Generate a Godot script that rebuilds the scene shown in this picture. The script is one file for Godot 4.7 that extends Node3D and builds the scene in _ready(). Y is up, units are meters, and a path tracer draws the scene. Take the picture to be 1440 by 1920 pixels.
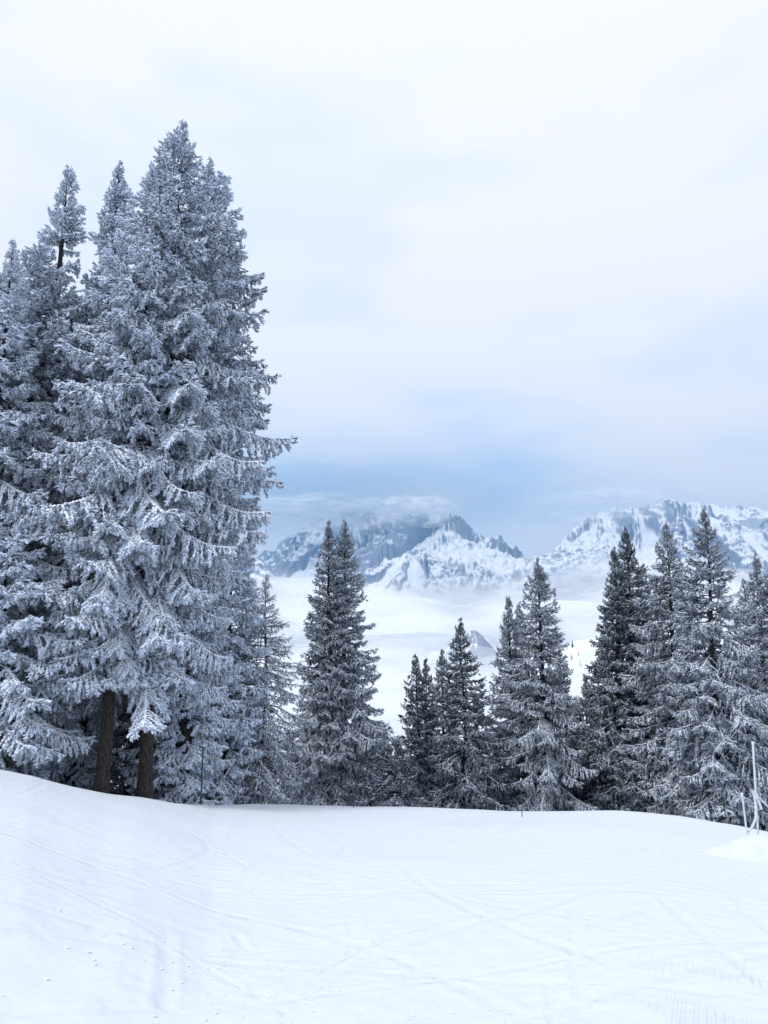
extends Node3D
# Snowy ski slope under an overcast sky: rimed spruces beyond the crest, cloud-wrapped mountains behind.

var rng := RandomNumberGenerator.new()
var boughs := {}          # kind -> [length class][variant] -> ArrayMesh
var foliage_mat: StandardMaterial3D
var bark_mats := {}
const CLASSES := [0.7, 1.3, 2.1, 3.2, 4.4]
# crest of the slope: [x per metre of depth, depth of the crest, height of the crest]
const CREST := [[-0.497, 19, -1.26], [-0.455, 19.5, -1.47], [-0.406, 20.5, -1.87], [-0.357, 21.5, -2.26], [-0.316, 22.5, -2.54], [-0.267, 24, -3.04], [-0.219, 27, -3.77], [-0.178, 29, -4.15], [-0.110, 31, -4.53], [-0.055, 31, -4.55], [0.014, 30, -4.41], [0.096, 29, -4.28], [0.178, 28, -4.13], [0.246, 27, -3.89], [0.301, 26, -3.70], [0.342, 25, -3.58], [0.383, 24, -3.48], [0.423, 23, -3.40], [0.464, 22, -3.29], [0.491, 21, -3.15]]
var relief := FastNoiseLite.new()
var hill: MeshInstance3D


func _ready() -> void:
	rng.seed = 7
	# --- camera
	var cam := Camera3D.new()
	cam.name = "camera"
	cam.position = Vector3(0, 1.65, 0)
	cam.rotation_degrees = Vector3(10, 0, 0)
	cam.fov = 69.4
	cam.near = 0.1
	cam.far = 20000.0
	add_child(cam)
	# --- sky and exposure
	var env := Environment.new()
	env.background_mode = Environment.BG_SKY
	var pano := PanoramaSkyMaterial.new()
	pano.panorama = sky_picture()
	var sky := Sky.new()
	sky.sky_material = pano
	env.sky = sky
	env.background_energy_multiplier = 1.0
	env.tonemap_mode = Environment.TONE_MAPPER_LINEAR
	env.tonemap_exposure = 1.33
	env.sdfgi_enabled = true
	env.ssao_enabled = true
	env.ssil_enabled = true
	env.fog_enabled = true
	env.fog_light_color = Color(0.48, 0.76, 1.0)
	env.volumetric_fog_enabled = true      # only for the cloud volumes
	env.volumetric_fog_density = 0.0
	env.fog_density = 0.00012
	var we := WorldEnvironment.new()
	we.name = "world_environment"
	we.environment = env
	add_child(we)
	# --- sun behind the overcast
	var sun := DirectionalLight3D.new()
	sun.name = "sun"
	sun.light_color = Color(1.0, 0.995, 0.985)
	sun.light_energy = 0.46
	sun.light_angular_distance = 14.0
	sun.shadow_enabled = true
	add_child(sun)
	sun.look_at_from_position(Vector3(-50, 90, 45), Vector3.ZERO)

	# --- terrain
	relief.seed = 3
	relief.frequency = 0.12
	relief.fractal_octaves = 4
	make_materials()
	ground()
	mountains()
	mists()
	# --- trees, then small things
	make_boughs()
	trees()
	far_trees()
	markers()
	print("built in ", Time.get_ticks_msec(), " ms")


# ------------------------------------------------------------------ helpers
func tag(o: Node3D, label: String, category := "", group := "", kind := "") -> void:
	if label != "": o.set_meta("label", label)
	if category != "": o.set_meta("category", category)
	if group != "": o.set_meta("group", group)
	if kind != "": o.set_meta("kind", kind)


func numbered(called: String) -> String:
	if not has_node(called): return called
	var k := 1
	while has_node("%s_%03d" % [called, k]): k += 1
	return "%s_%03d" % [called, k]


func put(called: String, m: Mesh, mat: Material, parent: Node3D = self) -> MeshInstance3D:
	var o := MeshInstance3D.new()
	o.name = numbered(called) if parent == self else StringName(called)
	o.mesh = m
	if mat: o.material_override = mat
	parent.add_child(o, true)
	return o


func soup(v: PackedVector3Array, c: PackedColorArray = PackedColorArray(), n: PackedVector3Array = PackedVector3Array(), uv: PackedVector2Array = PackedVector2Array(), idx: PackedInt32Array = PackedInt32Array()) -> ArrayMesh:
	var a := []
	a.resize(Mesh.ARRAY_MAX)
	a[Mesh.ARRAY_VERTEX] = v
	if c.size(): a[Mesh.ARRAY_COLOR] = c
	if n.size(): a[Mesh.ARRAY_NORMAL] = n
	if uv.size(): a[Mesh.ARRAY_TEX_UV] = uv
	if idx.size(): a[Mesh.ARRAY_INDEX] = idx
	var m := ArrayMesh.new()
	m.add_surface_from_arrays(Mesh.PRIMITIVE_TRIANGLES, a)
	return m


func tube(pts: PackedVector3Array, radii: PackedFloat32Array, sides: int, rough := 0.0) -> PackedVector3Array:
	# triangles of a tapered tube along pts (front faces clockwise, seen from outside)
	var out := PackedVector3Array()
	var prev := PackedVector3Array()
	for i in pts.size():
		var d := (pts[mini(i + 1, pts.size() - 1)] - pts[maxi(i - 1, 0)]).normalized()
		var s := d.cross(Vector3(0.13, 0.2, 0.97) if absf(d.y) > 0.8 else Vector3.UP).normalized()
		var t := s.cross(d)
		var ring := PackedVector3Array()
		for k in sides:
			var a := TAU * k / sides
			ring.append(pts[i] + (s * cos(a) + t * sin(a)) * radii[i] * (1.0 + rng.randf_range(-rough, rough)))
		if i > 0:
			for k in sides:
				var k2 := (k + 1) % sides
				out.append_array([prev[k], prev[k2], ring[k], ring[k], prev[k2], ring[k2]])
		prev = ring
	return out


func smooth_tube(pts: PackedVector3Array, radii: PackedFloat32Array, sides: int, v_scale := 1.0, lump := 0.0) -> ArrayMesh:
	var v := PackedVector3Array()
	var n := PackedVector3Array()
	var uv := PackedVector2Array()
	var idx := PackedInt32Array()
	var along := 0.0
	for i in pts.size():
		var d := (pts[mini(i + 1, pts.size() - 1)] - pts[maxi(i - 1, 0)]).normalized()
		var s := d.cross(Vector3(0.13, 0.2, 0.97) if absf(d.y) > 0.8 else Vector3.UP).normalized()
		var t := s.cross(d)
		if i > 0: along += pts[i].distance_to(pts[i - 1])
		for k in sides + 1:
			var a := TAU * (k % sides) / sides
			var o := s * cos(a) + t * sin(a)
			v.append(pts[i] + o * radii[i] * (1.0 + lump * relief.get_noise_3d(o.x * 9.0 + pts[0].x, along * 9.0, o.z * 9.0 + o.y * 9.0)))
			n.append(o)
			uv.append(Vector2(float(k) / sides, along * v_scale))
	for i in pts.size() - 1:
		for k in sides:
			var a := i * (sides + 1) + k
			var b := a + sides + 1
			idx.append_array([a, a + 1, b, b, a + 1, b + 1])
	return soup(v, PackedColorArray(), n, uv, idx)


# ------------------------------------------------------------------ sky
func sky_picture() -> ImageTexture:
	var w := 1024
	var h := 512
	var big := FastNoiseLite.new()
	big.seed = 11; big.frequency = 1.5; big.fractal_octaves = 4
	var fine := FastNoiseLite.new()
	fine.seed = 5; fine.frequency = 3.4; fine.fractal_octaves = 5
	var data := PackedFloat32Array()
	data.resize(w * h * 3)
	var at := 0
	var white := Vector3(0.825, 0.838, 0.90)
	var grey := Vector3(0.73, 0.79, 0.905)
	var blue := Vector3(0.51, 0.675, 0.93)
	for j in h:
		var el := (0.5 - (j + 0.5) / h) * 180.0
		var ce := cos(deg_to_rad(el))
		var se := sin(deg_to_rad(el))
		for i in w:
			var az := wrapf((i + 0.5) / w * TAU, -PI, PI)   # a panorama begins at -z
			var d := Vector3(sin(az) * ce, se, -cos(az) * ce)
			var q := Vector3(d.x, d.y * 2.4, d.z)
			var n := big.get_noise_3d(q.x, q.y, q.z)
			var f := fine.get_noise_3d(q.x, q.y * 1.4, q.z)
			var c := white.lerp(grey, clampf(0.34 + n * 1.8 + f * 1.5, 0.0, 1.0))
			# the blue-grey underside of the cloud deck that lies over the valley
			var centre := 10.5 + 4.0 * n + 2.0 * f
			var spread := 7.0 if el > centre else 4.0
			var band := exp(-pow((el - centre) / spread, 2.0))
			var side := 0.62 + 0.38 * cos(az + 0.03)
			side *= 1.0 - 0.8 * smoothstep(0.10, 0.42, az) * (1.0 - smoothstep(0.8, 1.6, az))
			c = c.lerp(blue, clampf(band * (0.75 + f * 0.6) * side, 0.0, 0.85))
			if el < 4.0: c = c.lerp(Vector3(0.82, 0.86, 0.92), smoothstep(4.0, -2.0, el))
			data[at] = c.x; data[at + 1] = c.y; data[at + 2] = c.z
			at += 3
	return ImageTexture.create_from_image(Image.create_from_data(w, h, false, Image.FORMAT_RGBF, data.to_byte_array()))


# ------------------------------------------------------------------ materials
func make_materials() -> void:
	foliage_mat = StandardMaterial3D.new()
	foliage_mat.vertex_color_use_as_albedo = true
	foliage_mat.roughness = 0.9
	foliage_mat.metallic_specular = 0.25
	for spec in [["brown", Color(0.026, 0.021, 0.018), Color(0.085, 0.066, 0.052)], ["grey", Color(0.02, 0.019, 0.019), Color(0.055, 0.050, 0.048)], ["red", Color(0.05, 0.028, 0.018), Color(0.12, 0.072, 0.048)]]:
		var n := FastNoiseLite.new()
		n.seed = 21; n.frequency = 0.035; n.fractal_octaves = 5
		var t := NoiseTexture2D.new()
		t.width = 256; t.height = 256; t.seamless = true; t.noise = n
		var g := Gradient.new()
		g.offsets = PackedFloat32Array([0.25, 0.75])
		g.colors = PackedColorArray([spec[1].linear_to_srgb(), spec[2].linear_to_srgb()])
		t.color_ramp = g
		var hm := NoiseTexture2D.new()
		hm.width = 256; hm.height = 256; hm.seamless = true; hm.noise = n
		var m := StandardMaterial3D.new()
		m.albedo_texture = t
		m.heightmap_enabled = true
		m.heightmap_texture = hm
		m.heightmap_scale = 9.0
		m.uv1_scale = Vector3(2.0, 0.45, 1)
		m.roughness = 0.95
		bark_mats[spec[0]] = m


func snow_material() -> StandardMaterial3D:
	var m := StandardMaterial3D.new()
	m.albedo_color = Color(0.715, 0.757, 0.808).linear_to_srgb()
	m.roughness = 0.7
	m.metallic_specular = 0.3
	return m


# ------------------------------------------------------------------ ground
func ground_y(x: float, z: float) -> float:
	var d := -z
	var az := x / maxf(d, 6.0)
	var D := 19.0; var top := -1.26
	if az <= CREST[0][0]:
		var e := clampf((CREST[0][0] - az) / 0.4, 0.0, 1.0)
		top = -1.26 + 1.5 * e
	elif az >= CREST[-1][0]:
		var e := clampf((az - CREST[-1][0]) / 0.4, 0.0, 1.0)
		D = 21.0; top = -3.15 + 0.3 * e
	else:
		for k in CREST.size() - 1:
			if az < CREST[k + 1][0]:
				var t: float = (az - CREST[k][0]) / (CREST[k + 1][0] - CREST[k][0])
				D = lerpf(CREST[k][1], CREST[k + 1][1], t)
				top = lerpf(CREST[k][2], CREST[k + 1][2], t)
				break
	var y := top * d / D
	if d > D: y = top + (top / D) * (d - D) * exp(-(d - D) / 60.0)
	var q := d - D
	var fall := 0.24 * (sqrt(q * q + 3.0) + q) * 0.5
	y -= minf(fall, 12.0 + fall * 0.35)
	y += relief.get_noise_2d(x, z) * 0.10 * smoothstep(1.0, 8.0, d) * (1.0 + smoothstep(30.0, 200.0, d) * 40.0)
	return y


func ground() -> void:
	var angles := PackedFloat32Array()
	for k in 241: angles.append(deg_to_rad(-42.0 + 84.0 * k / 240.0))
	for k in range(1, 60): angles.append(deg_to_rad(42.0 + 276.0 * k / 60.0))
	var radii := PackedFloat32Array()
	var r := 0.6
	while r < 4200.0:
		radii.append(r)
		r *= 1.022 if r < 60.0 else 1.07
	var cols := angles.size()
	var v := PackedVector3Array(); var uv := PackedVector2Array(); var idx := PackedInt32Array()
	v.append(Vector3(0, ground_y(0, 0), 0)); uv.append(Vector2(0.5, 1.125))
	for rr in radii:
		for a in angles:
			var x := sin(a) * rr
			var z := -cos(a) * rr
			v.append(Vector3(x, maxf(ground_y(x, z), -700.0), z))
			uv.append(Vector2(x / 16.0 + 0.5, (z + 18.0) / 16.0))
	for i in cols:
		idx.append_array([0, 1 + i, 1 + (i + 1) % cols])
	for j in radii.size() - 1:
		for i in cols:
			var a := 1 + j * cols + i
			var b := 1 + j * cols + (i + 1) % cols
			idx.append_array([a, a + cols, b, b, a + cols, b + cols])
	# normals from the faces
	var n := PackedVector3Array()
	n.resize(v.size())
	for t in range(0, idx.size(), 3):
		var fn := (v[idx[t + 2]] - v[idx[t]]).cross(v[idx[t + 1]] - v[idx[t]])
		n[idx[t]] += fn; n[idx[t + 1]] += fn; n[idx[t + 2]] += fn
	for k in n.size():
		n[k] = n[k].normalized() if n[k].y > 0.0 else -n[k].normalized()
	var m := snow_material()
	m.heightmap_enabled = true
	m.heightmap_texture = track_picture()
	m.heightmap_scale = 6.0
	var nz := FastNoiseLite.new()
	nz.seed = 77; nz.frequency = 0.03; nz.fractal_octaves = 5
	var nt := NoiseTexture2D.new()
	nt.width = 1024; nt.height = 1024; nt.seamless = true; nt.noise = nz; nt.as_normal_map = true; nt.bump_strength = 4.0
	m.normal_enabled = true
	m.normal_texture = nt
	m.normal_scale = 0.36
	var o := put("snow_ground", soup(v, PackedColorArray(), n, uv, idx), m)
	tag(o, "groomed snow slope marked by faint curving ski tracks", "", "", "structure")


func track_picture() -> ImageTexture:
	# height of the skied snow over 16 m by 16 m: ski tracks pressed in with low ridges beside them, and the ribs that a groomer leaves
	var S := 2048
	var per := S / 16.0
	var h := PackedFloat32Array()
	h.resize(S * S)
	h.fill(0.5)
	var tracks := [
		[[-0.99, -5.25], [-0.64, -6.04], [-0.09, -7.06], [0.7, -8.12], [1.67, -8.94], [2.49, -9.76], [3.55, -10.98]],
		[[0.0, -5.67], [0.36, -6.79], [0.77, -7.73], [1.3, -8.46], [1.81, -8.73]],
		[[2.24, -9.41], [1.61, -6.79], [1.25, -5.0]], [[1.33, -6.5], [1.05, -5.0]],
		[[3.24, -9.58], [3.09, -8.0], [2.97, -6.79], [2.9, -5.6]],
		[[-3.84, -8.0], [-3.07, -8.51], [-2.42, -9.76], [-1.7, -10.54]],
		[[-2.53, -7.77], [-2.22, -8.51], [-1.89, -9.41]],
		[[-0.71, -5.1], [-0.36, -6.79], [0.05, -7.73], [1.1, -9.09]],
		[[-1.44, -7.73], [-1.19, -7.06]], [[-1.01, -6.11], [-0.88, -5.81]],
		[[1.99, -7.88], [2.77, -8.65], [3.09, -9.41]],
		[[-2.64, -5.91], [-2.05, -7.35], [-0.76, -9.41], [0.59, -10.98]],
		[[-1.35, -5.0], [-1.7, -6.32], [-1.99, -7.35]],
	]
	var r2 := RandomNumberGenerator.new()
	r2.seed = 12
	for k in 70:   # more faint tracks farther up and across the slope
		var x := r2.randf_range(-8, 8)
		var z := r2.randf_range(-17.5, -4.0)
		var a := r2.randf_range(0.1, 0.8) if k % 4 else r2.randf_range(1.2, 2.3)
		var bend := r2.randf_range(-0.10, 0.10)
		var line := []
		for s in r2.randi_range(12, 24):
			line.append([x, z])
			x += cos(a) * 0.7; z -= sin(a) * 0.7
			a += bend
		tracks.append(line)
	var count := 0
	for line in tracks:
		var wide: float = [0.13, 0.10, 0.08, 0.06, 0.09][count % 5] if count < 13 else r2.randf_range(0.04, 0.12)
		var deep: float = [0.38, 0.26, 0.24, 0.20, 0.28][count % 5] if count < 13 else r2.randf_range(0.10, 0.28)
		count += 1
		var c := Curve2D.new()
		for p in line: c.add_point(Vector2(p[0], p[1]))
		for k in line.size():
			var before = line[maxi(k - 1, 0)]; var after = line[mini(k + 1, line.size() - 1)]
			var tan_ := Vector2(after[0] - before[0], after[1] - before[1]) / 6.0
			c.set_point_in(k, -tan_); c.set_point_out(k, tan_)
		var length := c.get_baked_length()
		var steps := int(length * per * 0.9)
		var half := int(wide * per * 1.8) + 1
		for s in steps:
			var t := float(s) / steps
			var p := c.sample_baked(t * length)
			var q := c.sample_baked(minf(t * length + 0.02, length))
			var dir := (q - p).normalized()
			if dir == Vector2.ZERO: continue
			var nrm := Vector2(-dir.y, dir.x)
			var fade := minf(1.0, minf(t, 1.0 - t) * 6.0) * (0.75 + 0.25 * relief.get_noise_1d(s * 0.04))
			for k in range(-half, half + 1):
				var off := k / per
				var e := off / wide
				var prof := -exp(-e * e * 2.0) + 0.55 * exp(-pow(absf(e) - 1.25, 2.0) * 5.0)
				var g := (p + nrm * off + Vector2(8, 18)) * per
				var gx := int(g.x) & (S - 1)
				var gy := int(g.y) & (S - 1)
				var want := 0.5 + prof * deep * fade
				var ix := gy * S + gx
				if absf(want - 0.5) > absf(h[ix] - 0.5): h[ix] = want
	# groomer ribs
	var soft := FastNoiseLite.new()
	soft.seed = 9; soft.frequency = 0.45; soft.fractal_octaves = 3
	for gy in S:
		var z := gy / per - 18.0
		if z < -7.4 or z > -3.6: continue
		for gx in range(int(8.8 * per), int(12.2 * per)):
			var x := gx / per - 8.0
			var along := x + 0.42 * (z + 5.5)
			var mask := smoothstep(1.2, 2.0, x + 0.25 * (z + 5.2)) * smoothstep(-7.2, -6.2, z - 0.35 * (x - 2.4)) * clampf(0.55 + soft.get_noise_2d(x * 2.0, z * 2.0) * 1.9, 0.0, 1.0)
			h[gy * S + gx] += 0.14 * mask * sin(along * TAU / 0.058)
	var im := Image.create_from_data(S, S, false, Image.FORMAT_RF, h.to_byte_array())
	im.resize(S / 2, S / 2, Image.INTERPOLATE_TRILINEAR)
	return ImageTexture.create_from_image(im)


# ------------------------------------------------------------------ mountains
func mountain(called: String, label: String, ridges: Array, box: Array, grid: Array, seed_: int, slope: float, rocky: float, rough: float, floor_y: float) -> MeshInstance3D:
	var ridged := FastNoiseLite.new()
	ridged.seed = seed_; ridged.frequency = 1.0 / 420.0; ridged.fractal_octaves = 5; ridged.fractal_type = FastNoiseLite.FRACTAL_RIDGED; ridged.fractal_gain = 0.42
	var warp := FastNoiseLite.new()
	warp.seed = seed_ + 1; warp.frequency = 1.0 / 300.0; warp.fractal_octaves = 4
	var nx: int = grid[0]; var nz: int = grid[1]
	var v := PackedVector3Array(); var n := PackedVector3Array(); var c := PackedColorArray(); var idx := PackedInt32Array(); var flutes := PackedFloat32Array(); var fars := PackedFloat32Array()
	for j in nz:
		for i in nx:
			var x := lerpf(box[0], box[1], float(i) / (nx - 1))
			var z := lerpf(box[2], box[3], float(j) / (nz - 1))
			var p := Vector2(x + warp.get_noise_2d(x, z) * 60.0, z + warp.get_noise_2d(x + 900.0, z) * 60.0)
			var best := -1e9; var far := 0.0; var arc := 0.0
			for ridge in ridges:
				for k in ridge.size() - 1:
					var a := Vector2(ridge[k][0], ridge[k][2]); var b := Vector2(ridge[k + 1][0], ridge[k + 1][2])
					var t := clampf((p - a).dot(b - a) / (b - a).length_squared(), 0.0, 1.0)
					var d := p.distance_to(a.lerp(b, t))
					var y: float = lerpf(ridge[k][1], ridge[k + 1][1], t) - slope * d * (1.0 - 0.25 * smoothstep(0.0, 900.0, d))
					if y > best:
						best = y; far = d; arc = (k + t) * 3.1 + ridge[0][0] * 0.01
			var amp := rough * (0.35 + 0.65 * smoothstep(0.0, 250.0, absf(best - floor_y)))
			var flute := warp.get_noise_2d(arc * 260.0, far * 0.25 + 400.0)
			fars.append(far)
			flutes.append(flute + 0.5 * warp.get_noise_2d(arc * 900.0, far * 0.6))
			best += (ridged.get_noise_2d(x, z) - 0.25) * amp * 0.45 + warp.get_noise_2d(x * 5.0, z * 5.0) * amp * 0.2 + warp.get_noise_2d(x * 16.0, z * 16.0) * amp * 0.10 + flute * amp * 1.35 * smoothstep(0.0, 90.0, far)
			v.append(Vector3(x, maxf(best, -320.0), z))
	for j in nz:
		for i in nx:
			var a := v[j * nx + maxi(i - 1, 0)]; var b := v[j * nx + mini(i + 1, nx - 1)]
			var e := v[maxi(j - 1, 0) * nx + i]; var f := v[mini(j + 1, nz - 1) * nx + i]
			var nn := (f - e).cross(b - a).normalized()
			if nn.y < 0.0: nn = -nn
			n.append(nn)
			var p := v[j * nx + i]
			var streak := warp.get_noise_3d(p.x * 4.0, p.y * 9.0, p.z * 4.0) + 0.6 * warp.get_noise_3d(p.x * 14.0, p.y * 20.0, p.z * 14.0)
			var rock := smoothstep(-0.02, 0.20, rocky - nn.y + 0.30 * exp(-fars[j * nx + i] / 50.0) * smoothstep(-0.1, 0.25, streak) + streak * 0.20 + flutes[j * nx + i] * 0.62) * 0.85
			c.append(Color(0.90, 0.92, 0.95).lerp(Color(0.17, 0.22, 0.30), rock))
	for j in nz - 1:
		for i in nx - 1:
			var a := j * nx + i
			idx.append_array([a, a + 1, a + nx, a + 1, a + nx + 1, a + nx] if box[3] > box[2] else [a, a + nx, a + 1, a + 1, a + nx, a + nx + 1])
	var m := StandardMaterial3D.new()
	m.vertex_color_use_as_albedo = true
	m.roughness = 0.9
	m.metallic_specular = 0.2
	var o := put(called, soup(v, c, n, PackedVector2Array(), idx), m)
	tag(o, label, "", "", "structure")
	return o


func mountains() -> void:
	mountain("mountain", "blue-grey rocky massif with its top lost in the low cloud", [
		[[-1350, 200, -5600], [-929, 497, -5600], [-792, 680, -5600], [-661, 850, -5600], [-491, 935, -5650], [-287, 1010, -5700], [-82, 1020, -5700], [102, 927, -5600], [224, 800, -5500], [400, 700, -5400]],
		[[-661, 850, -5600], [-600, 560, -5250], [-560, 350, -4900]], [[-287, 1010, -5700], [-230, 700, -5300], [-200, 480, -4950]], [[102, 927, -5600], [60, 640, -5250]]],
		[-1500, 500, -5800, -4000], [300, 170], 41, 1.0, 0.60, 110.0, 150.0)
	mountain("mountain", "sharp snowy peak in the middle of the range with a long right-hand ridge", [
		[[60, 560, -5050], [109, 680, -5000], [200, 780, -5000], [255, 815, -5000], [347, 832, -5000], [410, 858, -4990], [450, 876, -5000], [490, 858, -5010], [540, 822, -5000], [673, 699, -5000], [834, 618, -5000], [976, 524, -5000], [1115, 372, -5000], [1217, 200, -5000]],
		[[450, 885, -5000], [420, 690, -4750], [380, 520, -4450]], [[673, 699, -5000], [640, 560, -4750], [600, 430, -4500]], [[834, 618, -5000], [880, 470, -4750]], [[255, 791, -5000], [180, 600, -4800]]],
		[-250, 1450, -5250, -3500], [290, 200], 52, 0.72, 0.70, 150.0, 120.0)
	mountain("mountain", "low craggy spur speckled with snow below the middle peak", [
		[[-150, 330, -4300], [-62, 392, -4300], [31, 462, -4300], [140, 535, -4300], [234, 520, -4320], [327, 460, -4400], [450, 380, -4500]],
		[[140, 535, -4300], [90, 400, -4150], [40, 300, -4000]], [[31, 462, -4300], [-30, 340, -4180]]],
		[-400, 700, -4480, -3400], [240, 150], 63, 0.95, 0.64, 60.0, 130.0)
	mountain("mountain", "dark rocky shoulder beside the tall rimed spruces", [
		[[-900, 430, -3450], [-690, 401, -3400], [-591, 380, -3400], [-540, 343, -3400], [-490, 288, -3400], [-427, 226, -3400], [-341, 150, -3400]]],
		[-900, -100, -3600, -2700], [200, 130], 74, 0.9, 0.80, 50.0, 60.0)
	mountain("mountain", "broad snowy massif with fluted cliffs on the right", [
		[[900, 250, -4700], [1004, 444, -4800], [1117, 640, -4800], [1189, 706, -4800], [1441, 845, -4800], [1654, 891, -4820], [1903, 930, -4850], [2042, 905, -4820], [2179, 848, -4800], [2329, 748, -4800], [2517, 706, -4800], [2800, 671, -4800]],
		[[1441, 845, -4800], [1330, 600, -4500], [1180, 380, -4250]], [[1654, 891, -4820], [1560, 600, -4450], [1420, 380, -4150]], [[1903, 930, -4850], [1850, 640, -4450], [1760, 420, -4100]], [[2179, 848, -4800], [2160, 600, -4400]]],
		[700, 2900, -5050, -3100], [330, 230], 85, 0.85, 0.54, 92.0, 120.0)
	mountain("mountain", "pale snowfield rising behind the right-hand massif", [
		[[2000, 900, -5600], [2296, 989, -5600], [2547, 1052, -5600], [2953, 997, -5600], [3457, 1114, -5600], [3900, 1000, -5600]]],
		[1900, 4000, -5900, -4900], [120, 60], 96, 0.5, 0.52, 80.0, 200.0)
	mountain("mountain", "small rocky ridge poking out of the valley mist", [
		[[92, -40, -1150], [104, -4, -1150], [114, 21, -1150], [130, 22, -1150], [151, 12, -1150], [175, -6, -1150], [195, -34, -1150], [215, -66, -1150]]],
		[10, 230, -1200, -1000], [140, 90], 107, 0.8, 0.74, 22.0, -90.0)
	hill = mountain("snow_hill", "white open hillside dotted with tiny trees", [
		[[150, -80, -1130], [217, -41, -1100], [265, -14, -1100], [297, -2, -1100], [328, 6, -1100], [376, 18, -1100], [455, 28, -1100], [620, 38, -1100], [800, 30, -1100]]],
		[130, 820, -1200, -700], [140, 80], 118, 0.42, 0.3, 16.0, -200.0)


func mist_bank(called: String, label: String, at: Vector3, size: Vector3, dense: float, seed_: int) -> void:
	# a closed, lumpy, flattened bank of mist; it thins out towards its rim and its ragged top
	var nz := FastNoiseLite.new()
	nz.seed = seed_; nz.frequency = 1.6; nz.fractal_octaves = 3
	var v := PackedVector3Array(); var n := PackedVector3Array(); var c := PackedColorArray(); var idx := PackedInt32Array()
	var cols := 120; var rows := 48
	for j in rows + 1:
		var la := PI * (float(j) / rows - 0.5)
		for i in cols + 1:
			var lo := TAU * (i % cols) / cols
			var o := Vector3(cos(la) * sin(lo), sin(la), cos(la) * cos(lo))
			var bump := 1.0 + 0.26 * nz.get_noise_3d(o.x * 1.1, o.y * 0.6, o.z * 1.1)
			v.append(o * size * 0.5 * bump)
			n.append((o / size).normalized())
			var a := nz.get_noise_3d(o.x * 1.6 + 7.0, o.y * 1.5, o.z * 1.6)
			c.append(Color(0.93, 0.95, 0.97, clampf(dense * (1.0 + a * 1.1) * pow(smoothstep(0.05, 0.9, absf(o.z)), 1.7), 0.0, 0.97)))
	for j in rows:
		for i in cols:
			var a := j * (cols + 1) + i
			var b := a + cols + 1
			idx.append_array([a, b, a + 1, a + 1, b, b + 1])
	var m := StandardMaterial3D.new()
	m.vertex_color_use_as_albedo = true
	m.transparency = BaseMaterial3D.TRANSPARENCY_ALPHA
	m.roughness = 1.0
	m.metallic_specular = 0.0
	var o := put(called, soup(v, c, n, PackedVector2Array(), idx), m)
	o.position = at
	tag(o, label, "", "", "stuff")


func mists() -> void:
	mist_bank("mist_cloud", "pale mist bank low on the left, behind the sparse half-dead spruce", Vector3(-480, -30, -2100), Vector3(1500, 480, 500), 0.85, 4)
	mist_bank("mist_cloud", "pale mist bank in the middle of the valley below the sharp peak", Vector3(220, -70, -1900), Vector3(1500, 460, 450), 0.95, 50)
	mist_bank("mist_cloud", "pale mist bank on the right of the valley behind the tall frosted spruce", Vector3(900, -40, -2200), Vector3(1500, 480, 450), 0.85, 57)
	mist_bank("mist_cloud", "nearest low mist bank seen just right of the lone frosted pair", Vector3(-120, -150, -1400), Vector3(1200, 380, 350), 0.9, 64)
	mist_bank("mist_cloud", "thin mist rising against the middle peak and its spur", Vector3(330, -90, -2500), Vector3(3600, 600, 600), 0.5, 8)
	mist_bank("mist_cloud", "pale mist round the foot of the small rocky ridge", Vector3(60, -85, -900), Vector3(620, 170, 120), 0.85, 15)
	mist_bank("mist_cloud", "mist climbing the flank between the middle peak and the right massif", Vector3(900, 110, -2700), Vector3(1500, 420, 400), 0.6, 36)
	mist_bank("mist_cloud", "mist curling up below the left massif", Vector3(-500, 60, -2700), Vector3(1300, 380, 400), 0.5, 43)
	mist_bank("summit_cloud", "thin wisp of cloud across the face of the left massif", Vector3(-480, 900, -5150), Vector3(1300, 300, 300), 0.5, 71)
	mist_bank("summit_cloud", "thin wisp of cloud left of the sharp middle peak", Vector3(190, 850, -4800), Vector3(620, 230, 250), 0.4, 78)
	mist_bank("summit_cloud", "thin wisp of cloud along the left shoulder of the right massif", Vector3(1380, 840, -4500), Vector3(900, 230, 250), 0.22, 85)
	# the low cloud that the summits vanish into
	for q in [["low blue-grey cloud hiding the top of the left massif", -420, 1130, 4200, 900, 0.00010], ["darker heart of the low cloud over the left massif", -250, 1030, 2700, 520, 0.00022], ["right-hand part of the low cloud above the middle peak", 350, 1120, 3000, 560, 0.00012], ["ragged left end of the low cloud beside the tall spruces", -800, 1060, 2300, 480, 0.00014]]:
		var f := FogVolume.new()
		f.name = numbered("summit_cloud")
		f.shape = RenderingServer.FOG_VOLUME_SHAPE_ELLIPSOID
		f.size = Vector3(q[3], q[4], 1400)
		f.position = Vector3(q[1], q[2], -5400)
		var m := FogMaterial.new()
		m.albedo = Color(0.80, 0.91, 1.0)
		m.density = q[5]
		f.material = m
		add_child(f)
		tag(f, q[0], "", "", "stuff")


# ------------------------------------------------------------------ boughs
func stub(into: PackedVector3Array, from: Vector3, dir: Vector3, l: float, r: float) -> void:
	# a blunt lumpy shoot
	var pts := PackedVector3Array(); var rad := PackedFloat32Array()
	for k in 4:
		var t := k / 3.0
		pts.append(from + dir * l * t + Vector3(rng.randf_range(-0.2, 0.2), rng.randf_range(-0.2, 0.2), rng.randf_range(-0.2, 0.2)) * r)
		rad.append(r * [0.7, 1.1, 0.95, 0.2][k] * rng.randf_range(0.75, 1.2))
	into.append_array(tube(pts, rad, 4, 0.25))


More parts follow.
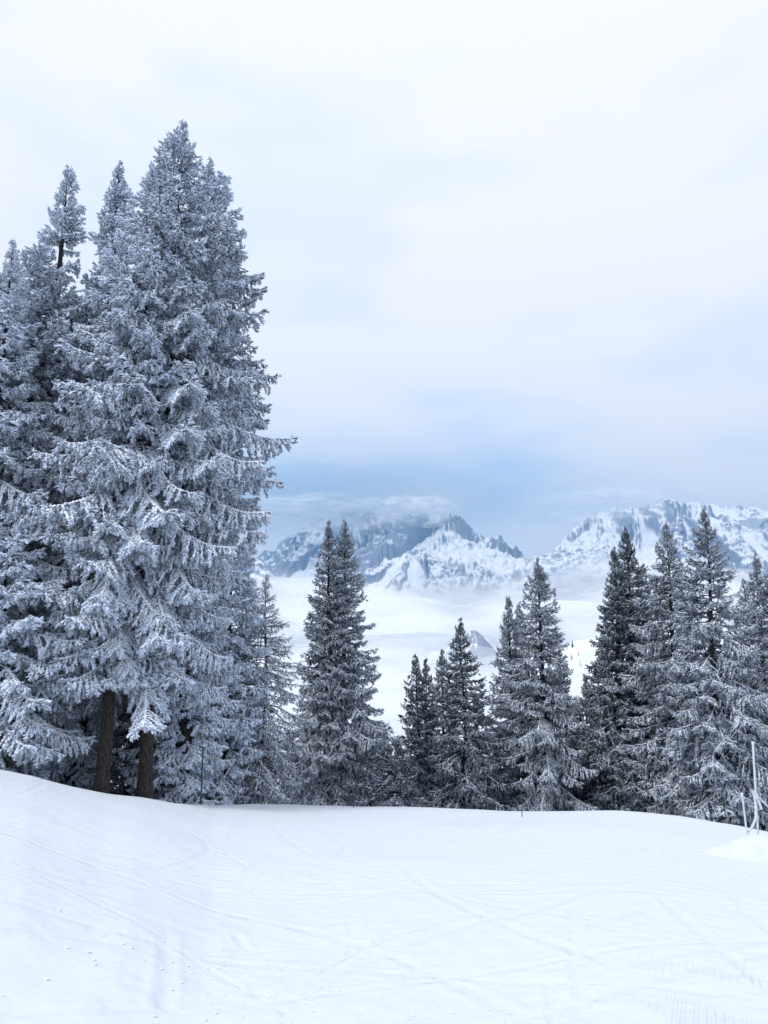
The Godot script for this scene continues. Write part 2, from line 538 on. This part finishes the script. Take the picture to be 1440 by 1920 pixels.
func finger(l: float, r: float, blades: int, side_shoots: int) -> PackedVector3Array:
	# one spruce twig along +x: a lumpy shoot, forking side shoots and blunt needles
	var out := PackedVector3Array()
	stub(out, Vector3.ZERO, Vector3(1, 0, 0), l, r)
	for k in side_shoots:
		var a := rng.randf() * TAU if k > 1 else k * PI + rng.randf_range(-0.5, 0.5)
		var t := rng.randf_range(0.15, 0.75)
		var d := Vector3(rng.randf_range(0.5, 1.1), cos(a) * 0.8, sin(a) * 0.8).normalized()
		stub(out, Vector3(l * t, 0, 0), d, l * rng.randf_range(0.28, 0.5), r * rng.randf_range(0.6, 0.9))
	for b in blades:
		var t := rng.randf_range(0.05, 1.0)
		var a := rng.randf() * TAU
		var o := Vector3(0, cos(a), sin(a))
		var dir := (o + Vector3(rng.randf_range(0.3, 1.2), 0, 0)).normalized()
		var side := dir.cross(o + Vector3(0.01, 0.3, 0.2)).normalized()
		var base := Vector3(l * t, 0, 0) + o * r * 0.4
		var bl := r * rng.randf_range(1.2, 2.2)
		var w := r * rng.randf_range(0.22, 0.4)
		out.append_array([base - side * w, base + side * w, base + dir * bl])
	return out


func lay(into: PackedVector3Array, tmpl: PackedVector3Array, at: Vector3, dir: Vector3, s: float) -> void:
	var x := dir.normalized()
	var y := x.cross(Vector3(rng.randf_range(-1, 1), rng.randf_range(-1, 1), rng.randf_range(-1, 1))).normalized()
	var z := x.cross(y)
	into.append_array(Transform3D(Basis(x * s, y * s, z * s), at) * tmpl)


func lump(into: PackedVector3Array, at: Vector3, dir: Vector3, l: float, r: float) -> void:
	# a small uneven octahedral pillow of snow
	var x := dir.normalized() * l
	var y := Vector3.UP * r * rng.randf_range(0.7, 1.2)
	var z := dir.cross(Vector3.UP).normalized() * r * rng.randf_range(0.9, 1.7)
	var j := Vector3(rng.randf_range(-0.3, 0.3) * r, 0, rng.randf_range(-0.3, 0.3) * r)
	var a := at + x; var b := at + z + j; var c := at - x; var d := at - z + j; var t := at + y; var u := at - y * 0.6
	into.append_array([a, t, b, b, t, c, c, t, d, d, t, a, b, u, a, c, u, b, d, u, c, a, u, d])


func bough_shape(L: float, hang: float, fill: float, tm: Array, snowy: float) -> Array:
	# a limb along +x that sags and lifts at its tip, with side branchlets and hanging twigs: [twigs, wood]
	var twigs := PackedVector3Array()
	var wood := PackedVector3Array()
	var crust := PackedVector3Array()      # snow and thick rime lying along the tops
	var step := 0.11
	var puff := 0.55 + 0.5 * snowy
	var n := maxi(4, int(L / step))
	var p := Vector3.ZERO
	var yaw := rng.randf_range(-0.15, 0.15)
	var pts := PackedVector3Array([p]); var rad := PackedFloat32Array([0.012 + 0.011 * L])
	var sag := rng.randf_range(0.25, 0.5) * minf(1.0, L / 2.5)
	for k in n:
		var t := float(k) / n
		var pitch := 0.20 - sag * sin(t * PI * 0.95) * 1.5 + 0.25 * t * t
		yaw += rng.randf_range(-0.07, 0.07)
		var dir := Vector3(cos(pitch) * cos(yaw), sin(pitch), cos(pitch) * sin(yaw))
		p += dir * (L / n)
		pts.append(p)
		rad.append((0.012 + 0.011 * L) * (1.0 - 0.8 * t))
		if t < 0.16 * minf(1.0, L / 2.0): continue
		if rng.randf() < snowy: lump(crust, p + Vector3(0, 0.02 + rad[-1] * 0.7, 0), dir, rng.randf_range(0.06, 0.12) * puff, rng.randf_range(0.026, 0.05) * puff)
		# twigs on the limb itself
		if rng.randf() < fill:
			lay(twigs, tm[rng.randi() % 6], p, Vector3(rng.randf_range(0.2, 0.9), -1.0, rng.randf_range(-0.5, 0.5)), rng.randf_range(0.7, 1.2) * (0.75 + 0.25 * hang))
		if rng.randf() < fill * 0.8:
			lay(twigs, tm[rng.randi() % 6], p, dir + Vector3(0, rng.randf_range(-0.2, 0.5), rng.randf_range(-0.8, 0.8)), rng.randf_range(0.6, 0.95))
		# side branchlets
		for s in [-1.0, 1.0]:
			if rng.randf() > 0.82 * fill + 0.1: continue
			var prof := minf(1.0, t / 0.35) * pow(1.0 - t, 0.7) + 0.10
			var bl := minf(L * 0.36 * prof, 1.25) * rng.randf_range(0.6, 1.2)
			var ang := rng.randf_range(0.65, 1.05)
			var bd: Vector3 = (dir * cos(ang) + Vector3(-sin(yaw), 0, cos(yaw)) * s * sin(ang)).normalized()
			var bp := p
			var m := maxi(1, int(bl / 0.10))
			var bpts := PackedVector3Array([bp]); var brad := PackedFloat32Array([0.014])
			for q in m:
				bd = (bd + Vector3(0, -0.10 - 0.10 * hang, 0) + Vector3(rng.randf_range(-0.1, 0.1), 0, rng.randf_range(-0.1, 0.1))).normalized()
				bp += bd * bl / m
				bpts.append(bp); brad.append(0.011)
				if rng.randf() < snowy * 0.8: lump(crust, bp + Vector3(0, 0.02, 0), bd, rng.randf_range(0.05, 0.09) * puff, rng.randf_range(0.02, 0.04) * puff)
				if rng.randf() < fill * 0.95:
					var down := Vector3(bd.x * 0.6 + rng.randf_range(-0.5, 0.5), -0.35 - hang * rng.randf_range(0.1, 1.0), bd.z * 0.6 + rng.randf_range(-0.5, 0.5))
					lay(twigs, tm[rng.randi() % 6], bp, down, rng.randf_range(0.55, 1.0) * (0.7 + 0.45 * hang * minf(1.0, L / 2.0)))
				if rng.randf() < fill * 0.55:
					lay(twigs, tm[rng.randi() % 6], bp, bd + Vector3(rng.randf_range(-0.6, 0.6), rng.randf_range(-0.1, 0.5), rng.randf_range(-0.6, 0.6)), rng.randf_range(0.5, 0.8))
			lay(twigs, tm[rng.randi() % 6], bp, bd, rng.randf_range(0.7, 1.0))
			wood.append_array(tube(bpts, brad, 3))
	lay(twigs, tm[rng.randi() % 6], p, pts[-1] - pts[-2] + Vector3(0, 0.02, 0), 1.0)
	wood.append_array(tube(pts, rad, 5))
	return [twigs, wood, crust]


func coloured(shape: Array, rime: float, on_top: float, needle: Color, frost: Color, wood_c: Color) -> ArrayMesh:
	# rime lies on the upper faces and tips, green needles and wood show where it is missing
	var v: PackedVector3Array = shape[0]
	var c := PackedColorArray()
	var total: int = v.size() + shape[1].size() + shape[2].size()
	c.resize(total)
	for i in range(0, v.size(), 3):
		var up := (v[i + 2] - v[i]).cross(v[i + 1] - v[i]).normalized().y
		var clump := relief.get_noise_3d(v[i].x * 26.0, v[i].y * 26.0, v[i].z * 26.0) * 0.55
		var k := clampf(rime + on_top * up + clump + rng.randf_range(-0.10, 0.10), 0.0, 1.0)
		var col := needle.lerp(frost, k)
		c[i] = col; c[i + 1] = col; c[i + 2] = col
	var all := v.duplicate()
	all.append_array(shape[1])
	all.append_array(shape[2])
	for i in shape[2].size(): c[total - shape[2].size() + i] = frost.lightened(0.6)
	for i in range(v.size(), total - shape[2].size(), 3):
		var up := (all[i + 2] - all[i]).cross(all[i + 1] - all[i]).normalized().y
		var col := wood_c.lerp(frost, clampf(rime * 0.5 + on_top * 1.6 * up - 0.15 + rng.randf_range(-0.2, 0.2), 0.0, 1.0))
		c[i] = col; c[i + 1] = col; c[i + 2] = col
	return soup(all, c)


func make_boughs() -> void:
	var tm := []
	for k in 6: tm.append(finger(rng.randf_range(0.20, 0.32), rng.randf_range(0.024, 0.032), 10, 3))
	var thick := []
	for k in 6: thick.append(finger(rng.randf_range(0.20, 0.29), rng.randf_range(0.031, 0.042), 7, 4))
	var thin := []
	for k in 6: thin.append(finger(rng.randf_range(0.18, 0.30), rng.randf_range(0.011, 0.016), 3, 1))
	var frost := Color(0.78, 0.865, 0.99)
	var needle := Color(0.010, 0.020, 0.030)
	var wood_c := Color(0.05, 0.042, 0.038)
	for kind in ["h", "m", "l", "s"]: boughs[kind] = []
	for L in CLASSES:
		var sets := {"h": [], "m": [], "l": [], "s": []}
		for variant in 4:
			var a := bough_shape(L, 0.9, 0.76, thick, 1.0)
			sets["h"].append(coloured(a, 0.70 + (0.14 if L < 1.5 else 0.0), 0.70, needle, frost, wood_c))
			var b := bough_shape(L, 0.65, 0.76, tm, 0.6)
			sets["m"].append(coloured(b, 0.33, 0.66, needle, frost, wood_c))
			sets["l"].append(coloured(b, 0.09, 0.55, needle, frost, wood_c))
			if variant < 3:
				var d := bough_shape(L, 1.2, 0.52, thin, 0.5)
				sets["s"].append(coloured(d, 0.42, 0.42, Color(0.045, 0.035, 0.03), frost, Color(0.06, 0.04, 0.032)))
		for kind in sets: boughs[kind].append(sets[kind])


# ------------------------------------------------------------------ trees
func spruce(called: String, label: String, x: float, d: float, top: float, reach: float, kind: String, opt := {}) -> Node3D:
	var t := Node3D.new()
	t.name = numbered(called)
	add_child(t)
	var base := ground_y(x, -d) - 0.15
	t.position = Vector3(x, base, -d)
	tag(t, label, "spruce tree", opt.get("group", ""))
	var H := top - base
	var lean: Vector3 = opt.get("lean", Vector3(rng.randf_range(-0.008, 0.008), 0, 0) * H)
	var r0: float = opt.get("trunk", 0.015 * H)
	var pts := PackedVector3Array(); var rad := PackedFloat32Array()
	var wob := Vector3(rng.randf_range(-0.1, 0.1), 0, rng.randf_range(-0.1, 0.1))
	for k in 25:
		var f := k / 24.0
		pts.append(Vector3(0, H * f, 0) + lean * (f - 1.0) * -1.0 * 0.0 + lean * f + wob * sin(f * 9.0))
		rad.append(r0 * (pow(1.0 - f, 0.85) * 0.95 + 0.03) * (1.0 + 0.35 * exp(-f * 30.0)))
	put("trunk", smooth_tube(pts, rad, 12, 1.0, 0.10), bark_mats[opt.get("bark", "grey")], t)
	var crown := Node3D.new()
	crown.name = "crown"
	t.add_child(crown)
	var hb: float = opt.get("bare", 1.2)
	var gap: Array = opt.get("gap", [2.0, 2.0])
	var point: float = opt.get("point", rng.randf_range(0.75, 0.98))
	var wide: float = opt.get("wide", 0.8 * (H - hb))
	var gapiness: float = opt.get("thin", 0.0)
	var low: float = opt.get("low", 0.40)
	var phase := rng.randf() * TAU
	var droop := rng.randf_range(-0.14, 0.10)
	var h := H - 0.12
	while h > hb:
		var f := (H - h) / (H - hb)      # 0 at the top, 1 at the lowest boughs
		var R := reach * minf(1.0, pow((H - h) / wide, point)) * (1.0 - low * smoothstep(opt.get("from", 0.65), opt.get("to", 1.0), f))
		R = maxf(R, minf(0.13 + 0.19 * (H - h), 0.85))
		var count := 5 if R < 0.8 else (5 if R < 2.4 else 6)
		var a0 := rng.randf() * TAU
		for k in count:
			if f > gap[0] and f < gap[1] and rng.randf() < 0.97: continue
			if rng.randf() < gapiness: continue
			var L := R * (rng.randf_range(0.55, 1.0) if rng.randf() < 0.55 else rng.randf_range(0.95, 1.22))
			var a := a0 + TAU * (k + rng.randf_range(-0.3, 0.3)) / count
			L *= 1.0 + 0.17 * sin(a + phase + h * 0.35)
			var cls := 0
			while cls < CLASSES.size() - 1 and L > (CLASSES[cls] + CLASSES[cls + 1]) * 0.5: cls += 1
			var set_: Array = boughs[kind][cls]
			var pitch := droop * f + lerpf(0.75, 0.10, smoothstep(0.0, 0.22, f))
			pitch = lerpf(pitch, -0.36, smoothstep(0.15, 0.95, f)) + rng.randf_range(-0.14, 0.14)
			if kind == "s": pitch -= 0.25 * f
			var hh := h + rng.randf_range(-0.16, 0.16)
			var o := MeshInstance3D.new()
			o.name = "branch"
			o.mesh = set_[rng.randi() % set_.size()]
			o.material_override = foliage_mat
			var s: float = L / CLASSES[cls]
			var roll := rng.randf_range(-0.2, 0.2)
			o.transform = Transform3D(Basis(Vector3.UP, a) * Basis(Vector3.BACK, pitch) * Basis(Vector3.RIGHT, roll) * Basis.from_scale(Vector3(s, lerpf(s, 1.0, 0.5), s)), lean * (hh / H) + wob * sin(hh / H * 9.0) + Vector3(0, hh, 0))
			crown.add_child(o, true)
		h -= (0.20 + 0.075 * R) * opt.get("space", 1.0) * rng.randf_range(0.75, 1.25)
	return t


func trees() -> void:
	spruce("spruce_tree", "tallest rimed spruce, the highest top of the cluster on the left", -7.68, 25, 20.95, 4.2, "h", {"bark": "brown", "lean": Vector3(0.15, 0, 0), "trunk": 0.23, "bare": 4.3, "wide": 13.0, "point": 0.92, "space": 1.15})
	spruce("spruce_tree", "rimed spruce with the left brown trunk, close against the tallest one", -8.75, 24, 19.0, 3.4, "h", {"bark": "brown", "trunk": 0.22, "bare": 3.6, "lean": Vector3(0.7, 0, 0), "space": 1.2})
	spruce("spruce_tree", "rimed spruce whose top forms the right shoulder of the tallest crown", -7.29, 28, 21.58, 2.95, "h", {"bark": "grey", "bare": 0.8, "wide": 8.5, "point": 0.86, "low": 0.42, "from": 0.34, "to": 0.66, "space": 1.1, "trunk": 0.3})
	spruce("spruce_tree", "slender rimed spruce with a narrow spire, second top from the tallest going left", -11.63, 29, 22.17, 2.5, "h", {"wide": 15.0, "point": 1.0, "space": 1.1})
	spruce("spruce_tree", "rimed spruce with a stretch of bare trunk below its tufted top", -12.84, 27, 20.58, 2.8, "h", {"gap": [0.155, 0.245], "wide": 14.0, "point": 0.95, "space": 1.1})
	spruce("spruce_tree", "rimed spruce with a small pointed top at the left edge of the photo", -12.95, 24, 15.41, 3.4, "h", {"space": 1.15})
	spruce("spruce_tree", "rimed spruce with a broad blunt top between the left edge and the bare trunk", -13.43, 26.5, 16.44, 3.3, "h", {"point": 0.6, "wide": 6.0})
	spruce("spruce_tree", "rimed spruce cut off by the left edge of the photo", -14.9, 25.0, 14.0, 3.2, "h", {"space": 1.1})
	spruce("spruce_tree", "low rimed spruce whose boughs sweep the snow left of the brown trunks", -11.6, 22.6, 5.8, 2.7, "h", {"bare": 0.5, "wide": 5.0, "low": 0.1, "space": 1.1})
	spruce("spruce_tree", "rimed spruce whose right side hangs behind the tallest tree above the sparse one", -6.45, 31, 7.69, 2.0, "h", {"bare": 1.0, "trunk": 0.16})
	spruce("spruce_tree", "dark shaded spruce deep behind the left edge cluster", -19.03, 37, 9.0, 3.4, "l")
	spruce("spruce_tree", "dark shaded spruce behind the brown trunks, left of them", -14.46, 35, 9.39, 3.4, "l")
	spruce("spruce_tree", "dark shaded spruce directly behind the brown trunks", -11.08, 36, 8.27, 3.2, "l")
	spruce("spruce_tree", "low dark green spruce behind the green pole", -7.61, 33, 4.57, 2.4, "l")
	spruce("spruce_tree", "sparse half-dead spruce with thin drooping twigs and reddish trunk", -5.03, 32, 4.37, 2.2, "s", {"bark": "red", "bare": 0.6, "thin": 0.12, "point": 0.9, "space": 0.8, "trunk": 0.13})
	spruce("spruce_tree", "left one of the two close frosted spruces standing alone mid-left", -3.13, 42, 8.28, 2.8, "m", {"bare": 0.4, "space": 0.85})
	spruce("spruce_tree", "right, slightly taller one of the two close frosted spruces standing alone mid-left", -2.23, 42.5, 8.51, 2.9, "m", {"bare": 0.4, "space": 0.85})
	spruce("spruce_tree", "small dark spruce rising behind the lone pair, to their right", -0.20, 58, -4.54, 2.0, "l")
	spruce("spruce_tree", "smallest near spruce, bushy and dark with thin white branch lines", 0.55, 36, -3.03, 1.8, "l", {"bare": 0.2, "point": 0.7})
	spruce("spruce_tree", "slim dark spruce with a twin tip, its left tip", 2.14, 48, 0.80, 1.6, "l", {"bare": 0.5, "space": 0.85})
	spruce("spruce_tree", "slim dark spruce with a twin tip, its right tip", 2.64, 48.5, 0.52, 1.4, "l", {"bare": 0.5, "space": 0.85})
	spruce("spruce_tree", "narrow dark spruce half hidden behind the bushy cone-shaped one", 3.90, 51, 1.10, 1.5, "l", {"bare": 0.5, "space": 0.85})
	spruce("spruce_tree", "cone-shaped dark spruce with snow-edged boughs left of centre right gap", 4.27, 41, 2.79, 2.5, "l", {"bare": 0.3, "low": 0.0, "space": 0.82})
	spruce("spruce_tree", "shorter frosted spruce on the left of the tall one right of centre", 7.25, 43, 4.16, 2.1, "m", {"bare": 0.6, "space": 0.82})
	spruce("spruce_tree", "frosted spruce squeezed between the two tops right of centre", 8.43, 46, 3.91, 2.0, "m", {"bare": 0.6, "space": 0.82})
	spruce("spruce_tree", "tall frosted spruce right of centre with a regular pointed top", 8.60, 41, 6.11, 2.6, "m", {"bare": 0.6, "space": 0.82})
	spruce("spruce_tree", "low dark spruce filling the gap left of the dense dark pair", 13.73, 52, -0.71, 2.2, "l")
	spruce("spruce_tree", "dense dark spruce with the lower top of the dark pair on the right", 12.85, 41, 6.76, 2.3, "l", {"space": 0.72})
	spruce("spruce_tree", "dense dark spruce with the higher top of the dark pair on the right", 13.99, 42, 7.97, 2.6, "l", {"space": 0.72})
	spruce("spruce_tree", "frosted spruce with a ragged broad top, left of the tallest on the right", 14.56, 38, 7.65, 2.8, "m", {"space": 0.88})
	spruce("spruce_tree", "tallest frosted spruce of the right-hand group with dark bare lower trunk", 14.84, 34, 7.70, 3.0, "m", {"bare": 1.8, "trunk": 0.22, "space": 0.88})
	spruce("spruce_tree", "dark spruce behind and between the dark pair and the ragged one", 15.88, 45, 5.31, 2.6, "l")
	spruce("spruce_tree", "frosted spruce glimpsed behind the right side of the tallest right-hand one", 21.39, 44, 5.23, 2.2, "m")
	spruce("spruce_tree", "frosted spruce with a clear pointed top near the right edge", 20.59, 41, 6.47, 2.4, "m")
	spruce("spruce_tree", "frosted spruce cut off by the right edge of the photo", 19.80, 38, 5.15, 2.5, "m")
	for q in [["dark spruce at the back, just left of the dense dark pair", 11.6, 50, 1.2, 2.4], ["dark spruce at the back, right of the dark pair", 17.2, 50, 3.6, 2.6], ["dark spruce at the back, just right of the tallest right-hand tree", 19.2, 48, 3.4, 2.6], ["dark spruce at the back near the right edge of the photo", 23.0, 49, 3.6, 2.6], ["low dark spruce at the back, just right of the cone-shaped one", 6.5, 54, -2.2, 2.2], ["low dark spruce at the back, right of the tall frosted spruce right of centre", 10.4, 47, 0.2, 2.2], ["low dark spruce at the back, between the sparse half-dead tree and the lone pair", -6.7, 54, -4.6, 2.6], ["low dark spruce between the sparse half-dead tree and the dark green one", -6.9, 36, 2.4, 2.2], ["low dark spruce at the foot of the tallest tree, behind its trunk", -9.0, 30, 3.0, 2.4]]:
		spruce("spruce_tree", q[0], q[1], q[2], q[3], q[4], "l", {"bare": 0.4, "space": 0.85})
	spruce("spruce_tree", "low dark spruce left of and behind the dark pair", 13.72, 47, 2.46, 2.2, "l")
	spruce("spruce_tree", "dark low spruce behind the white poles", 17.6, 40, 3.0, 2.4, "l")


func far_crown(v: PackedVector3Array, c: PackedColorArray, H: float, R: float) -> void:
	var shape := PackedVector3Array()
	var h := H
	while h > 0.3:
		var f := (H - h) / H
		var r := R * pow(f, 0.85) + 0.12
		var count := 5 if r < 0.8 else 8
		for k in count:
			var a := TAU * (k + rng.randf()) / count
			var L := r * rng.randf_range(0.6, 1.15)
			var o := Vector3(cos(a), 0, sin(a))
			var s := Vector3(-sin(a), 0, cos(a)) * (0.16 + L * 0.22)
			var b := Vector3(0, h, 0)
			var m := b + o * L * 0.6 + Vector3(0, -0.12 * L, 0)
			var e := b + o * L + Vector3(0, -0.38 * L - 0.1, 0)
			var lo := Vector3(0, -0.22 - 0.10 * L, 0)
			shape.append_array([b, m - s, m + s, m + s, m - s, e, b, m - s + lo, m - s, b, m + s, m + s + lo, m - s, m - s + lo, e, m + s + lo, m + s, e])
		h -= 0.28 + 0.05 * r
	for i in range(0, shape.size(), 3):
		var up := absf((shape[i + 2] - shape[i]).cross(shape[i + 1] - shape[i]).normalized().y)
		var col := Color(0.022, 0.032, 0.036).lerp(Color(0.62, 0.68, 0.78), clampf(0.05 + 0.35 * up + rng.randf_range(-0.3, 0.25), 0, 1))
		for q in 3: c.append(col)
	v.append_array(shape)


func far_trees() -> void:
	var protos := []
	var trunk_mesh := smooth_tube(PackedVector3Array([Vector3.ZERO, Vector3(0, 4, 0), Vector3(0, 9.5, 0)]), PackedFloat32Array([0.2, 0.14, 0.02]), 6)
	for k in 3:
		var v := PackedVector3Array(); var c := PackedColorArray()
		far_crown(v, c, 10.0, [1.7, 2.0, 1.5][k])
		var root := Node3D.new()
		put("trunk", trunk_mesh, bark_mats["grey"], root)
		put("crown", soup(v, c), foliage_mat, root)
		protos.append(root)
	# rows of forest on the slope that falls away behind the near trees
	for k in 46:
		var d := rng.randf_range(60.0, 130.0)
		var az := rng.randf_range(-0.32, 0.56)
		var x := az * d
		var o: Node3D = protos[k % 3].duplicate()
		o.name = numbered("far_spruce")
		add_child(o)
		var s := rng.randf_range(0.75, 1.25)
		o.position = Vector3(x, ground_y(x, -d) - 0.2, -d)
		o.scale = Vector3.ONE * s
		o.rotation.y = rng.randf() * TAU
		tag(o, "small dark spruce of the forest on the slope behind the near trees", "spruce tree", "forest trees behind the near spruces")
	var spots: PackedVector3Array = hill.mesh.surface_get_arrays(0)[Mesh.ARRAY_VERTEX]
	var made := 0
	while made < 30:
		var p := spots[rng.randi() % spots.size()]
		if p.x < 230.0 or p.x > 430.0 or p.z > -930.0 or p.z < -1110.0: continue
		var o: Node3D = protos[made % 3].duplicate()
		o.name = numbered("tiny_spruce")
		add_child(o)
		o.position = p - Vector3(0, 0.3, 0)
		o.scale = Vector3.ONE * rng.randf_range(0.6, 1.2)
		tag(o, "tiny dark tree on the open white hillside in the distance", "spruce tree", "tiny trees on the white hillside")
		made += 1
	for p in protos: p.free()


# ------------------------------------------------------------------ small things
func rod(called: String, pts: PackedVector3Array, r: float, mat: Material, parent: Node3D) -> MeshInstance3D:
	var rad := PackedFloat32Array()
	for k in pts.size(): rad.append(r * (1.0 + 0.12 * sin(k * 2.3)))
	return put(called, smooth_tube(pts, rad, 8), mat, parent)


func matte(linear: Color, rough := 0.85) -> StandardMaterial3D:
	var m := StandardMaterial3D.new()
	m.albedo_color = linear.linear_to_srgb()
	m.roughness = rough
	return m


func stake(label: String, x: float, z: float, tall: float, r: float, mat: Material, lean: Vector3, group := "") -> Node3D:
	var t := Node3D.new()
	t.name = numbered("marker_pole")
	add_child(t)
	t.position = Vector3(x, ground_y(x, z), z)
	tag(t, label, "pole", group)
	var pts := PackedVector3Array()
	for k in 7:
		var f := k / 6.0
		pts.append(Vector3(0, -0.25, 0).lerp(Vector3(0, tall, 0) + lean, f))
	rod("shaft", pts, r, mat, t)
	# a small cap of rime on the tip
	rod("rime_cap", PackedVector3Array([pts[6] - Vector3(0, 0.03, 0), pts[6] + Vector3(0, 0.015, 0), pts[6] + Vector3(0, 0.03, 0)]), r * 1.25, matte(Color(0.75, 0.79, 0.85)), t)
	return t


func crumbs() -> void:
	# loose crumbs of snow kicked up along the tracks
	var v := PackedVector3Array()
	for k in 10: lump(v, Vector3(0, 0, 0), Vector3(rng.randf_range(-1, 1), 0, rng.randf_range(-1, 1)).normalized(), 0.014, 0.012)
	var mm := MultiMesh.new()
	mm.transform_format = MultiMesh.TRANSFORM_3D
	mm.mesh = soup(v)
	mm.instance_count = 380
	for k in 380:
		var heap := rng.randi() % 40
		var d := 4.6 + 13.0 * pow(fposmod(heap * 0.6180339, 1.0), 1.6) + rng.randfn(0.0, 0.35)
		var x := (fposmod(heap * 0.7548777, 1.0) - 0.5) * d * 1.0 + rng.randfn(0.0, 0.5)
		var s := rng.randf_range(0.3, 1.3)
		mm.set_instance_transform(k, Transform3D(Basis(Vector3.UP, rng.randf() * TAU) * Basis.from_scale(Vector3(s, s * 0.8, s)), Vector3(x, ground_y(x, -d) + 0.004, -d)))
	var o := MultiMeshInstance3D.new()
	o.name = "snow_crumbs"
	o.multimesh = mm
	o.material_override = snow_material()
	add_child(o)
	tag(o, "loose crumbs of snow scattered over the skied slope", "", "", "stuff")


func markers() -> void:
	crumbs()
	var white := matte(Color(0.62, 0.65, 0.70))
	var dark := matte(Color(0.05, 0.05, 0.048))
	var green := matte(Color(0.025, 0.11, 0.075), 0.6)
	var olive := matte(Color(0.06, 0.075, 0.05))
	stake("tall green pole standing before the dark trees on the left crest", -6.21, -26.4, 1.95, 0.032, green, Vector3(0.0, 0, 0))
	stake("thin dark stake on the crest before the tall frosted tree right of centre", 4.06, -22.97, 1.05, 0.013, dark, Vector3.ZERO)
	stake("short thin dark stake on the crest before the lone frosted pair", -1.06, -27.1, 0.8, 0.012, dark, Vector3.ZERO)
	stake("thin olive stake in front of the right-hand tree trunks", 8.99, -23.4, 1.0, 0.014, olive, Vector3(-0.05, 0, 0))
	var p := stake("tall white rimed pole at the right edge carrying the rope", 8.33, -17.48, 2.1, 0.023, white, Vector3(0.06, 0, 0), "")
	var g := p.position.y
	stake("short white rimed pole leaning left beside the tall white one", 7.95, -17.13, 1.0, 0.02, white, Vector3(-0.06, 0, 0))
	# the rime-thick rope that is slung from pole to pole
	var rope := Node3D.new()
	rope.name = "rope"
	add_child(rope)
	rope.position = Vector3(8.33, g, -17.48)
	tag(rope, "white rime-covered rope slung between the two white poles and on past the right edge", "rope")
	var pts := PackedVector3Array()
	for k in 17:
		var f := k / 16.0
		pts.append(Vector3(-0.02, 0.98, 0.03).lerp(Vector3(-0.36, 0.27, 0.33), f) + Vector3(0.08, -0.10, 0) * sin(f * PI))
	rod("strand", pts, 0.024, white, rope)
	pts = PackedVector3Array()
	for k in 21:
		var f := k / 20.0
		pts.append(Vector3(0.03, 0.98, 0.0).lerp(Vector3(2.6, 0.9, -0.6), f) + Vector3(0, -0.75, 0) * sin(f * PI))
	rod("strand", pts, 0.024, white, rope)
	rod("knot", PackedVector3Array([Vector3(-0.04, 1.08, 0.03), Vector3(0.0, 1.0, 0.03), Vector3(0.03, 0.9, 0.03)]), 0.055, white, rope)
	rod("tail", PackedVector3Array([Vector3(0.03, 0.93, 0.03), Vector3(0.07, 0.82, 0.04), Vector3(0.12, 0.68, 0.03)]), 0.03, white, rope)
	# the bank of cleared snow at the right edge
	var nx := 110; var nz := 90
	var v := PackedVector3Array(); var n := PackedVector3Array(); var idx := PackedInt32Array()
	var lump := FastNoiseLite.new()
	lump.seed = 31; lump.frequency = 0.9; lump.fractal_octaves = 3
	for j in nz:
		for i in nx:
			var x := lerpf(5.5, 10.7, float(i) / (nx - 1))
			var z := lerpf(-15.9, -11.9, float(j) / (nz - 1))
			var l := lump.get_noise_2d(x, z)
			var left := smoothstep(6.05, 6.75, x + 0.25 * l - 0.16 * (z + 14.3))
			var back := 1.0 - smoothstep(-14.3, -15.6, z)
			var front := smoothstep(-12.8, -13.8, z + 0.35 * l - 0.10 * (x - 6.5))
			var h := 0.40 * left * back * front
			h -= 0.16 * exp(-pow((x - 7.0) / 0.55, 2.0) - pow((z + 13.65) / 0.45, 2.0)) * left
			h += 0.16 * maxf(0.0, l + 0.05) * smoothstep(5.6, 6.2, x) * (1.0 - smoothstep(-13.2, -12.3, z)) * (1.0 - front * 0.8) * back
			var edge := smoothstep(0.0, 0.12, minf(minf(x - 5.5, 10.7 - x), minf(z + 15.9, -11.9 - z)))
			v.append(Vector3(x, ground_y(x, z) - 0.05 + (0.03 + h) * edge + 0.012 * l * edge, z))
	for j in nz:
		for i in nx:
			var nn := (v[mini(j + 1, nz - 1) * nx + i] - v[maxi(j - 1, 0) * nx + i]).cross(v[j * nx + mini(i + 1, nx - 1)] - v[j * nx + maxi(i - 1, 0)]).normalized()
			n.append(nn)
	for j in nz - 1:
		for i in nx - 1:
			var a := j * nx + i
			idx.append_array([a, a + 1, a + nx, a + 1, a + nx + 1, a + nx])
	tag(put("snow_bank", soup(v, PackedColorArray(), n, PackedVector2Array(), idx), snow_material()), "scooped bank of piled snow at the right edge", "", "", "structure")
